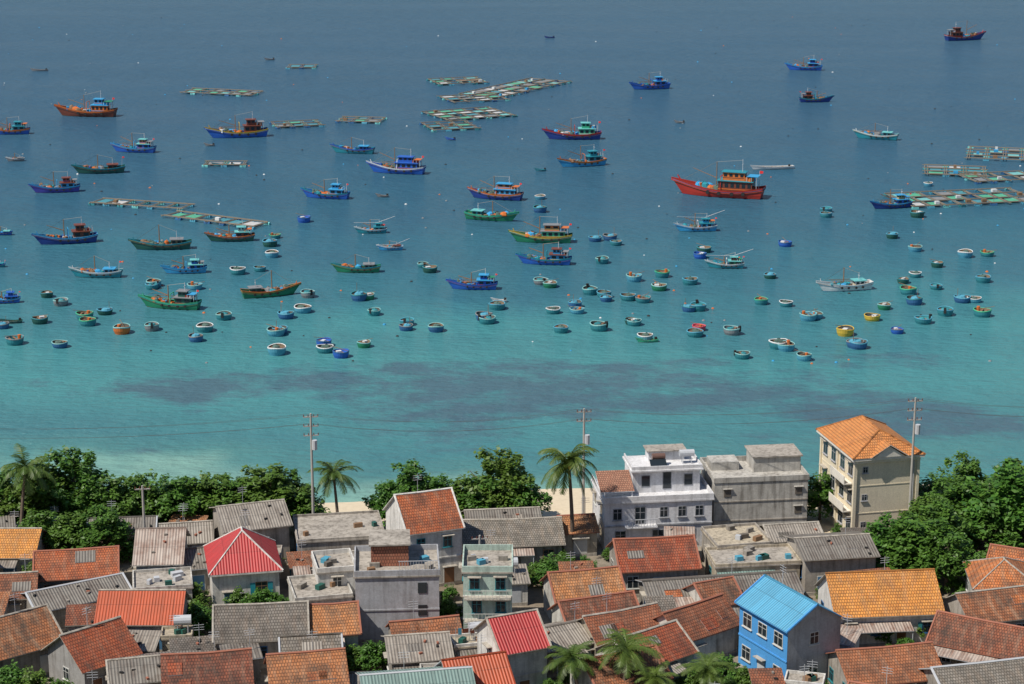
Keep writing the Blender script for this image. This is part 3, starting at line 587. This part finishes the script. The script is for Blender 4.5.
mb.box((W_*.8,-.03,3.4),(.9,.08,1.1),GL); mb.box((W_*.8,-.03,5.8),(.9,.08,1.1),GL)
for q in range(14): mb.box((W_-.3-q*.28,-.03,8.2),(.04,.04,.9),STEEL)
mb.box((W_-2.1,-.03,8.66),(3.9,.06,.06),STEEL)
mb.build('stair_room',parent=e_)
def villa():
    A=P(604,551,G); B_=P(711,546,G); W=(B_-A).length; ya=math.atan2(B_.y-A.y,B_.x-A.x); reg(Vector((A.x,A.y,G)),ya,W,9)
    e=bpy.data.objects.new('villa',None); scene.collection.objects.link(e); e.location=(A.x,A.y,G); e.rotation_euler=(0,0,ya)
    mb=MB(); wm=wall((.74,.74,.76),.35); D=8; Z=5.7
    mb.box((W/2,D/2,Z/2-.1),(W,D,Z+.2),wm); mb.box((W/2,D/2,Z),(W+.4,D+.4,.2),wm)
    for c,dm in (((W/2,-.1,Z+.4),(W+.3,.15,.6)),((-.07,D/2,Z+.4),(.15,D-.1,.6)),((W+.07,D/2,Z+.4),(.15,D-.1,.6))): mb.box(c,dm,wm)
    x0,x1=W*.30,W*.93; cx=(x0+x1)/2; ww=x1-x0
    mb.box((cx,5.2,Z+1.4),(ww,5,2.7),wm); mb.box((cx,5.0,Z+2.8),(ww+.6,5.6,.18),wm)
    for c,dm in (((cx,2.4,Z+3.1),(ww+.4,.12,.45)),((x0-.1,5,Z+3.1),(.12,5.1,.45)),((x1+.1,5,Z+3.1),(.12,5.1,.45))): mb.box(c,dm,wm)
    mb.box((W*.66,6.6,Z+3.4),(W*.34,2.0,1.3),wm); mb.box((W*.66,6.5,Z+4.1),(W*.38,2.4,.12),CONC2)
    mb.box((W*.5,-.06,2.9),(W+.1,.16,.18),LGREY); mb.box((W*.33,-.5,2.95),(W*.3,1,.16),wm)
    mb.build('walls',parent=e)
    r=MB(); r.slab((-.3,.9,Z+.9),(W*.29,.9,Z+.9),(W*.29,4.6,Z+2.2),(-.3,4.6,Z+2.2),tile((.5,.24,.14),(.6,.33,.2),.2),wm)
    for q in (.1,W*.27): r.cyl((q,1.1,Z+.1),(q,1.1,Z+.9),.09,.09,wm,6)
    r.cyl((W*.50,4.2,Z+3.9),(W*.50+1.5,4.2,Z+3.9),.36,.36,paint((.16,.09,.07),.4),12)
    for q in (.2,1.3): r.box((W*.5+q,4.2,Z+3.2),(.08,.5,.7),STEEL)
    r.slab((W*.47,3.0,Z+3.1),(W*.47+1.9,3.0,Z+3.1),(W*.47+1.9,3.9,Z+3.6),(W*.47,3.9,Z+3.6),GL,STEEL,.05)
    tank(r,W*.83,4.4,Z+2.9,.4); r.build('terrace_roof',parent=e)
    wb=MB()
    for u,z,a,h in ((W*.12,4.3,.9,1.2),(W*.33,4.1,1.1,1.9),(W*.55,4.4,.8,1.1),(W*.72,4.4,.8,1.1),(W*.88,4.4,.8,1.1),(W*.15,1.6,1.1,1.3),(W*.5,1.15,1.2,2.2),(W*.8,1.6,1.1,1.3)):
        window(wb,'f',u,z,a,h,W,D,aw=False,fr=LGREY)
    for u,h in ((.42,1.2),(.62,1.9),(.82,1.2)): wb.box((W*u,2.69,Z+1.5),(.9,.12,h),GL); wb.box((W*u,2.71,Z+1.5),(1.06,.1,h+.16),LGREY)
    for u in (2,6): window(wb,'l',u,4.3,1.0,1.2,W,D); window(wb,'l',u,1.6,1.0,1.3,W,D)
    for q in range(11): wb.cyl((W*.19+q*.34,-.95,3.0),(W*.19+q*.34,-.95,3.85),.035,.035,STEEL,4)
    wb.box((W*.33,-.95,3.9),(W*.3,.08,.08),STEEL)
    wb.build('windows',parent=e)
villa()
def concrete_block():
    A=P(713,541,G); B_=P(806,537,G); W=(B_-A).length; ya=math.atan2(B_.y-A.y,B_.x-A.x); reg(Vector((A.x,A.y,G)),ya,W,8)
    e=bpy.data.objects.new('concrete_building',None); scene.collection.objects.link(e); e.location=(A.x,A.y,G); e.rotation_euler=(0,0,ya)
    mb=MB(); cm=wall((.52,.50,.46),.65); D=7.5; Z=7.0
    mb.box((W/2,D/2,Z/2-.2),(W,D,Z+.4),cm); 
    for c,dm in (((W/2,-.02,Z+.3),(W+.2,.16,.6)),((-.02,D/2,Z+.3),(.16,D-.1,.6)),((W+.02,D/2,Z+.3),(.16,D-.1,.6)),((W/2,D+.02,Z+.3),(W+.2,.16,.6))): mb.box(c,dm,cm)
    mb.box((W*.74,5.2,Z+.9),(W*.50,4,1.8),cm); mb.box((W*.74,5.2,Z+1.86),(W*.54,4.4,.16),CONC2)
    mb.box((W*.2,5.6,Z+.5),(W*.3,2.6,1.0),cm)
    for z in (2.4,4.7): mb.box((W/2,-.03,z),(W+.02,.1,.14),CONC2)
    mb.build('walls',parent=e); wb=MB()
    for u,z in ((.14,5.7),(.9,5.7),(.9,3.4),(.3,1.2),(.75,1.2)): wb.box((W*u,-.0,z),(.8,.14,.8),DARKW); wb.box((W*u,-.06,z+.55),(1.1,.4,.07),cm)
    wb.build('windows',parent=e)
concrete_block()
def cream():
    A=P(852,542,G); B_=P(914,537,G); W=(B_-A).length; ya=math.atan2(B_.y-A.y,B_.x-A.x); D=10.5; Z=9.9; reg(Vector((A.x,A.y,G)),ya,W,D)
    e=bpy.data.objects.new('apartment_building',None); scene.collection.objects.link(e); e.location=(A.x,A.y,G); e.rotation_euler=(0,0,ya)
    mb=MB(); cm=wall((.80,.71,.54),.14); wm=wall((.80,.76,.68),.15)
    mb.box((W/2,D/2,Z/2-.2),(W,D,Z+.4),cm)
    for z in (3.4,6.7): mb.box((W/2,D/2,z),(W+.08,D+.08,.12),cm)
    mb.box((W/2,D/2,Z+.1),(W+1.1,D+1.1,.3),wm); mb.box((W/2,D/2,Z-.25),(W+.4,D+.4,.4),wm)
    for x,y in ((0,0),(W,0),(0,D),(W,D),(0,D*.5)): mb.box((x,y,Z/2-.3),(.36,.36,Z-.3),cm)
    mb.build('walls',parent=e)
    r=MB(); o=.6; z=Z+.26; rs=2.3; T=tile((.64,.22,.065),(.72,.29,.09),.2)
    c=[Vector((-o,-o,z)),Vector((W+o,-o,z)),Vector((W+o,D+o,z)),Vector((-o,D+o,z))]; ra,rb=Vector((W/2,2.6,z+rs)),Vector((W/2,D-2.6,z+rs))
    for pts in ([c[0],c[1],ra],[c[1],c[2],rb,ra],[c[2],c[3],rb],[c[3],c[0],ra,rb]):
        ex=(pts[1]-pts[0]).normalized(); nn=(pts[1]-pts[0]).cross(pts[-1]-pts[0]).normalized(); ey=nn.cross(ex)
        r.poly(pts,T,[((p-pts[0]).dot(ex),(p-pts[0]).dot(ey)) for p in pts])
    for a_,b_ in ((c[0],ra),(c[1],ra),(c[2],rb),(c[3],rb),(ra,rb)): r.cyl(a_,b_,.12,.12,T,5)
    r.poly([(W*.25,-o-.02,z),(W*.75,-o-.02,z),(W*.5,-o-.02,z+1.25)],wm)
    r.slab((W*.2,2.2,z+.0),(W*.2,-o-.2,z+.0),(W*.5,-o-.2,z+1.4),(W*.5,2.2,z+1.4),T,wm,.08); r.slab((W*.8,-o-.2,z),(W*.8,2.2,z),(W*.5,2.2,z+1.4),(W*.5,-o-.2,z+1.4),T,wm,.08)
    r.build('roof',parent=e)
    wb=MB()
    for k in range(3):
        zz=k*3.3+1.9
        for i,u in enumerate((1.3,3.8,6.6,9.2)): window(wb,'l',u,zz,1.2,1.5,W,D,fr=LGREY)
        if k>0: 
            wb.box((-.55,D*.27,k*3.3+.2),(1.0,D*.42,.14),wm); wb.box((-1.02,D*.27,k*3.3+.7),(.08,D*.42,.9),wm)
    for k in (0,1,2): window(wb,'f',W*.16,k*3.3+2.0,.5,.6,W,D,fr=LGREY,aw=False)
    wb.cyl((W*.93,-.1,0),(W*.93,-.1,Z-.5),.06,.06,LGREY,6)
    wb.build('windows',parent=e)
cream()
TREES=[(8,528,1.0),(42,530,1.15),(78,530,1.25),(118,532,.95),(150,530,.95),(180,531,1.1),(212,530,1.0),(245,529,1.0),(272,531,1.15),(300,528,.9),(70,560,.95),(105,562,1.0),(45,556,.75),(24,534,.9),(60,534,.9),(98,534,.9),(134,526,.9),(165,526,.9),(198,526,.9),(228,525,.95),(259,526,.9),(286,526,.9),
 (390,525,.85),(412,528,1.0),(438,527,.85),(458,526,.8),(480,528,1.05),(502,528,1.15),(522,529,.9),(922,528,1.0),(945,540,1.15),(972,545,1.25),(1003,548,1.5),(1035,548,1.6),(960,520,1.0),(885,575,1.0),(915,580,1.15),(945,590,1.0),(898,590,.7),(760,522,.6),(820,522,.8),(990,560,1.0),(935,565,1.1),(1020,530,1.3),(925,550,1.0)]
SHR=[(556,586,.62),(545,580,.5),(572,584,.5),(526,584,.35),(372,672,.6),(352,670,.5),(392,668,.45),(194,615,.65),(200,630,.55),(186,600,.4),(240,616,.55),(262,614,.55),(246,624,.45),(278,612,.4),(704,690,.5),(722,684,.55),(690,692,.4),(12,700,.65),(34,702,.6),(60,706,.5),(882,642,.5),(918,640,.55),(937,662,.4),(905,655,.35),(190,640,.35),(130,560,.4),(285,560,.3),(610,560,.3),(745,690,.45),(520,665,.35),(345,665,.4),(825,600,.35),(960,610,.4),(450,600,.3),(550,700,.4)]
FT=[]
for x,y,s in TREES+SHR:
    p=P(x,y,G); FT.append((p.x,p.y,s))
cand=[(U(-80,80),U(166,217)) for _ in range(3400)]
cnt=0
for ci,(x,y) in enumerate(cand):
    if cnt>165: break
    wd=U(3.5,7.5) if ci<1800 else U(2.4,4); dd=U(3.5,5.5) if ci<1800 else U(2.2,3.2); ya=U(-.12,.3)+(-.35 if x>15 and rnd()<.4 else 0)
    ok=True; cs,sn=math.cos(ya),math.sin(ya)
    if y+dd>219: continue
    for a_ in (0,.33,.66,1):
        for b2 in (0,.5,1):
            lx,ly=a_*wd,b2*dd
            if inside(x+lx*cs-ly*sn,y+lx*sn+ly*cs,.3): ok=False;break
        if not ok: break
    if not ok: continue
    cx,cy=x+wd/2*cs-dd/2*sn,y+wd/2*sn+dd/2*cs
    if any(math.hypot(cx-a_,cy-b2)<2.6+s*1.2 for a_,b2,s in FT): continue
    cnt+=1
    k=random.choice(['side','side','side','shed','flat','shed']) if ci<1800 else random.choice(['shed','shed','flat'])
    rf=random.choice([T1,T2,T4,FIB,FIB2,FIB,TG,RUST,FIB2]) if k!='flat' else random.choice([CONC2,BEIGE,CONC])
    hs(0,0,0,0,U(2.2,3.0),dd,U(.9,1.6) if k=='side' else (U(.3,.8) if k=='shed' else .3),rf,random.choice([WHITE2,CONC,CONC2,BEIGE,GREY,WHITE,PINK]),k,name='shed' if wd<4.6 else 'house',world=(Vector((x,y,0)),ya,wd),over=.3,tnk=rnd()<.12)
print('filler',cnt)
# ------------------------------------------------------------------ vegetation
def leafmat(name,c1,c2):
    m,n,b=mk(name); v,tc,oi=objco(n); g=n.nodes.new('ShaderNodeNewGeometry')
    n1=nd(n,'ShaderNodeTexNoise',Vector=v,Scale=.8,Detail=3.0)
    c=mixc(n,g.outputs['Random Per Island'],c1,c2); c=mixc(n,rng(n,n1.outputs[0],.38,.62,0,.6),c,[x*.4 for x in c1])
    c=mixc(n,rng(n,oi.outputs['Random'],0,1,0,.55),c,(.14,.19,.03))
    n.links.new(c,b.inputs['Base Color']); b.inputs['Roughness'].default_value=.5
    tr=nd(n,'ShaderNodeBsdfTranslucent'); n.links.new(c,tr.inputs[0]); mx=n.nodes.new('ShaderNodeMixShader'); mx.inputs[0].default_value=.3
    n.links.new(b.outputs[0],mx.inputs[1]); n.links.new(tr.outputs[0],mx.inputs[2]); n.links.new(mx.outputs[0],n.nodes['Material Output'].inputs[0]); return m
LEAF=leafmat('almond_leaf',(.05,.16,.02),(.13,.29,.04)); PALM=leafmat('palm_leaf',(.05,.13,.02),(.13,.20,.04)); BARK=paint((.16,.12,.09),.9,.5,'bark')
def tree_mesh(seed,R=3.6,Hh=7.0,nc=120,nl=46):
    random.seed(seed); mb=MB()
    mb.cyl((0,0,-.3),(.1,.05,Hh*.35),.24,.18,BARK,7); top=Vector((.1,.05,Hh*.35))
    cen=[]
    lob=[(U(0,6.28),U(.2,.5)) for _ in range(3)]
    for i in range(nc):
        lay=random.choice([0,0,1,1,1,2]); t=U(0,6.28); lf=1+sum(a*.5*math.cos(t-p_) for p_,a in lob)*.6
        rr=math.sqrt(rnd())*R*(1,.85,.5)[lay]*U(.8,1.15)*lf
        z=Hh*(.42,.63,.86)[lay]+U(-.13,.11)*Hh-(rr/R)**2*.6; cen.append(Vector((rr*math.cos(t),rr*math.sin(t),z)))
    for i in range(9):
        t=i/9*6.28+U(-.2,.2); r=R*U(.5,.85); q=Vector((math.cos(t)*r,math.sin(t)*r,Hh*U(.45,.7))); mid=top.lerp(q,.5)+Vector((0,0,-.2)); mb.cyl(top,mid,.13,.08,BARK,5); mb.cyl(mid,q,.08,.03,BARK,4)
    mb.cyl(top,(0,0,Hh*.85),.16,.04,BARK,5)
    for c in cen:
        cr_=U(.4,.95)
        for j in range(nl):
            d=Vector((random.gauss(0,1),random.gauss(0,1),random.gauss(0,.6))).normalized()*cr_*rnd()**.4
            p=c+d; s=U(.16,.3); nrm=(d*.5+Vector((random.gauss(0,.4),random.gauss(0,.4),1.0))).normalized()
            a=nrm.orthogonal().normalized(); ang=U(0,6.28); b_=nrm.cross(a); a2=a*math.cos(ang)+b_*math.sin(ang); b2=nrm.cross(a2)
            mb.poly([p-a2*s,p-b2*s*.6,p+a2*s,p+b2*s*.6],LEAF)
    o=mb.build('t'); me=o.data; bpy.data.objects.remove(o); return me
def palm_mesh(seed,Hh=9,nf=24,FL=3.6):
    random.seed(seed); mb=MB(); pts=[Vector((.9*(t**1.6),.2*t,Hh*t-.3)) for t in np.linspace(0,1,9)]
    for i in range(8): mb.cyl(pts[i],pts[i+1],.22-.012*i,.208-.012*i,BARK,8)
    top=pts[-1]
    for i in range(6): mb.blob(top+Vector((U(-.35,.35),U(-.35,.35),-.3)),(.16,.16,.2),pc('lgreen') if i%2 else pc('yellow'),n=6,k=4,bot=-1)
    for i in range(nf):
        t=i*2.39996; el=math.radians(U(-40,78)); L=FL*U(.8,1.15); d=Vector((math.cos(t)*math.cos(el),math.sin(t)*math.cos(el),math.sin(el)))
        side=Vector((-math.sin(t),math.cos(t),0)); seg=10; p=top.copy(); cur=[p.copy()]; dd=d.copy()
        for k in range(seg): dd=(dd+Vector((0,0,-.11-.02*k))).normalized(); p=p+dd*L/seg; cur.append(p.copy())
        for k in range(seg):
            mb.cyl(cur[k],cur[k+1],.045*(1-k/seg)+.012,.045*(1-(k+1)/seg)+.01,PALM,3,False)
            for h in (0,.33,.66):
                b0=cur[k].lerp(cur[k+1],h); q=(k+h)/seg; ll=.85*math.sin(math.pi*min(1,(q*.85+.15)))**.6*FL/3.6; ax=(cur[k+1]-cur[k]).normalized()
                for sg in (1,-1):
                    dirn=(side*sg*.75+ax*.6+Vector((0,0,-.42+U(-.2,.2)))).normalized(); tip=b0+dirn*ll*U(.8,1.1); wv=ax*.055
                    mb.poly([b0-wv,b0+wv,tip+wv*.3,tip-wv*.3],PALM)
    o=mb.build('t'); me=o.data; bpy.data.objects.remove(o); return me
TM=[tree_mesh(i,R=U(3.2,4.0),Hh=U(6.2,7.6)) for i in range(5)]; PM=[palm_mesh(50),palm_mesh(51,nf=28)]
SM=[tree_mesh(80+i,R=3.2,Hh=5.0,nc=80) for i in range(3)]
random.seed(99)
for i,(x,y,s) in enumerate(TREES):
    p=P(x,y,G); obj('almond_tree',TM[(i*2+i//5)%5],(p.x,p.y+U(-1,1),gz(p.x,p.y)),U(0,6.28),(s*U(.9,1.15),s*U(.9,1.15),s*U(.75,1.12)))
for i,(x,y,s) in enumerate(SHR):
    p=P(x,y,G); obj('garden_tree',SM[i%3],(p.x,p.y,G),U(0,6.28),(s*1.05,s*1.05,s*1.1))
cnt=0
for _ in range(1800):
    x,y=U(-70,70),U(168,222)
    if cnt>85: break
    if inside(x,y,.35): continue
    if x*9+512>540 and x*9+512<600 and y>215: continue
    cnt+=1; s=U(.14,.42); obj('shrub',SM[cnt%3],(x,y,G-.3*s),U(0,6.28),(s,s,s*1.3))
for x in list(range(-150,-66,7))+list(range(68,150,7)): obj('almond_tree',TM[x%5],(x+U(-2,2),227+U(-3,3),G),U(0,6.28),U(.9,1.2))
def palm(px,pb,pt,i,rz,fs=1):
    p=P(px,pb,G); s=scale_at(p); h=(pb-pt)/(s*.93); k=h/10.3
    obj('coconut_palm',PM[i],(p.x-.9*k,p.y,G),rz,(fs,fs,k))
palm(30,548,458,0,.3,1.15); palm(346,537,466,1,2,1.05); palm(583,556,445,1,4,1.25); palm(630,716,640,1,1,1.1); palm(586,712,648,0,2.5,1.0); palm(706,706,655,1,5,.9); palm(668,722,668,0,3,.8)
# ------------------------------------------------------------------ utility poles + lines
PC=paint((.42,.40,.37),.8,.3); WIRE=paint((.09,.09,.09),.8)
poles=[]
def pole(px,pb,pt,arms=2):
    p=P(px,pb,G); h=(pb-pt)/(scale_at(p)*.93); mb=MB(); mb.cyl((0,0,-.5),(0,0,h),.2,.11,PC,8)
    for k in range(arms):
        z=h-.4-k*1.1; mb.box((0,0,z),(1.7,.12,.12),PC)
        for x in (-.8,-.3,.3,.8): mb.cyl((x,0,z+.05),(x,0,z+.3),.06,.04,pc('brown'),6)
    if arms>1: mb.cyl((.35,-.25,h-4.2),(.35,-.25,h-3.1),.3,.3,STEEL,8)
    mb.build('utility_pole',(p.x,p.y,G),.15); poles.append((p.x,p.y,G+h))
pole(-150,545,425); pole(314,540,417,3); pole(583,530,412,2); pole(908,540,402,3); pole(1200,545,400)
pole2=[(146,560,487),(215,600,560),(480,600,536)]
mb=MB()
for i in range(len(poles)-1):
    a=Vector(poles[i]); b_=Vector(poles[i+1])
    for off,dz in ((-.8,-.1),(.8,-.1),(-.3,-1.2),(.3,-1.2)):
        pr=None
        for k in range(17):
            t=k/16; q=a.lerp(b_,t)+Vector((off,0,dz-1.2*4*t*(1-t)))
            if pr: mb.cyl(pr,q,.015,.015,WIRE,3,False)
            pr=q
mb.build('power_lines')
for q in pole2: pole(*q,arms=1)
print('objects',len(scene.objects))
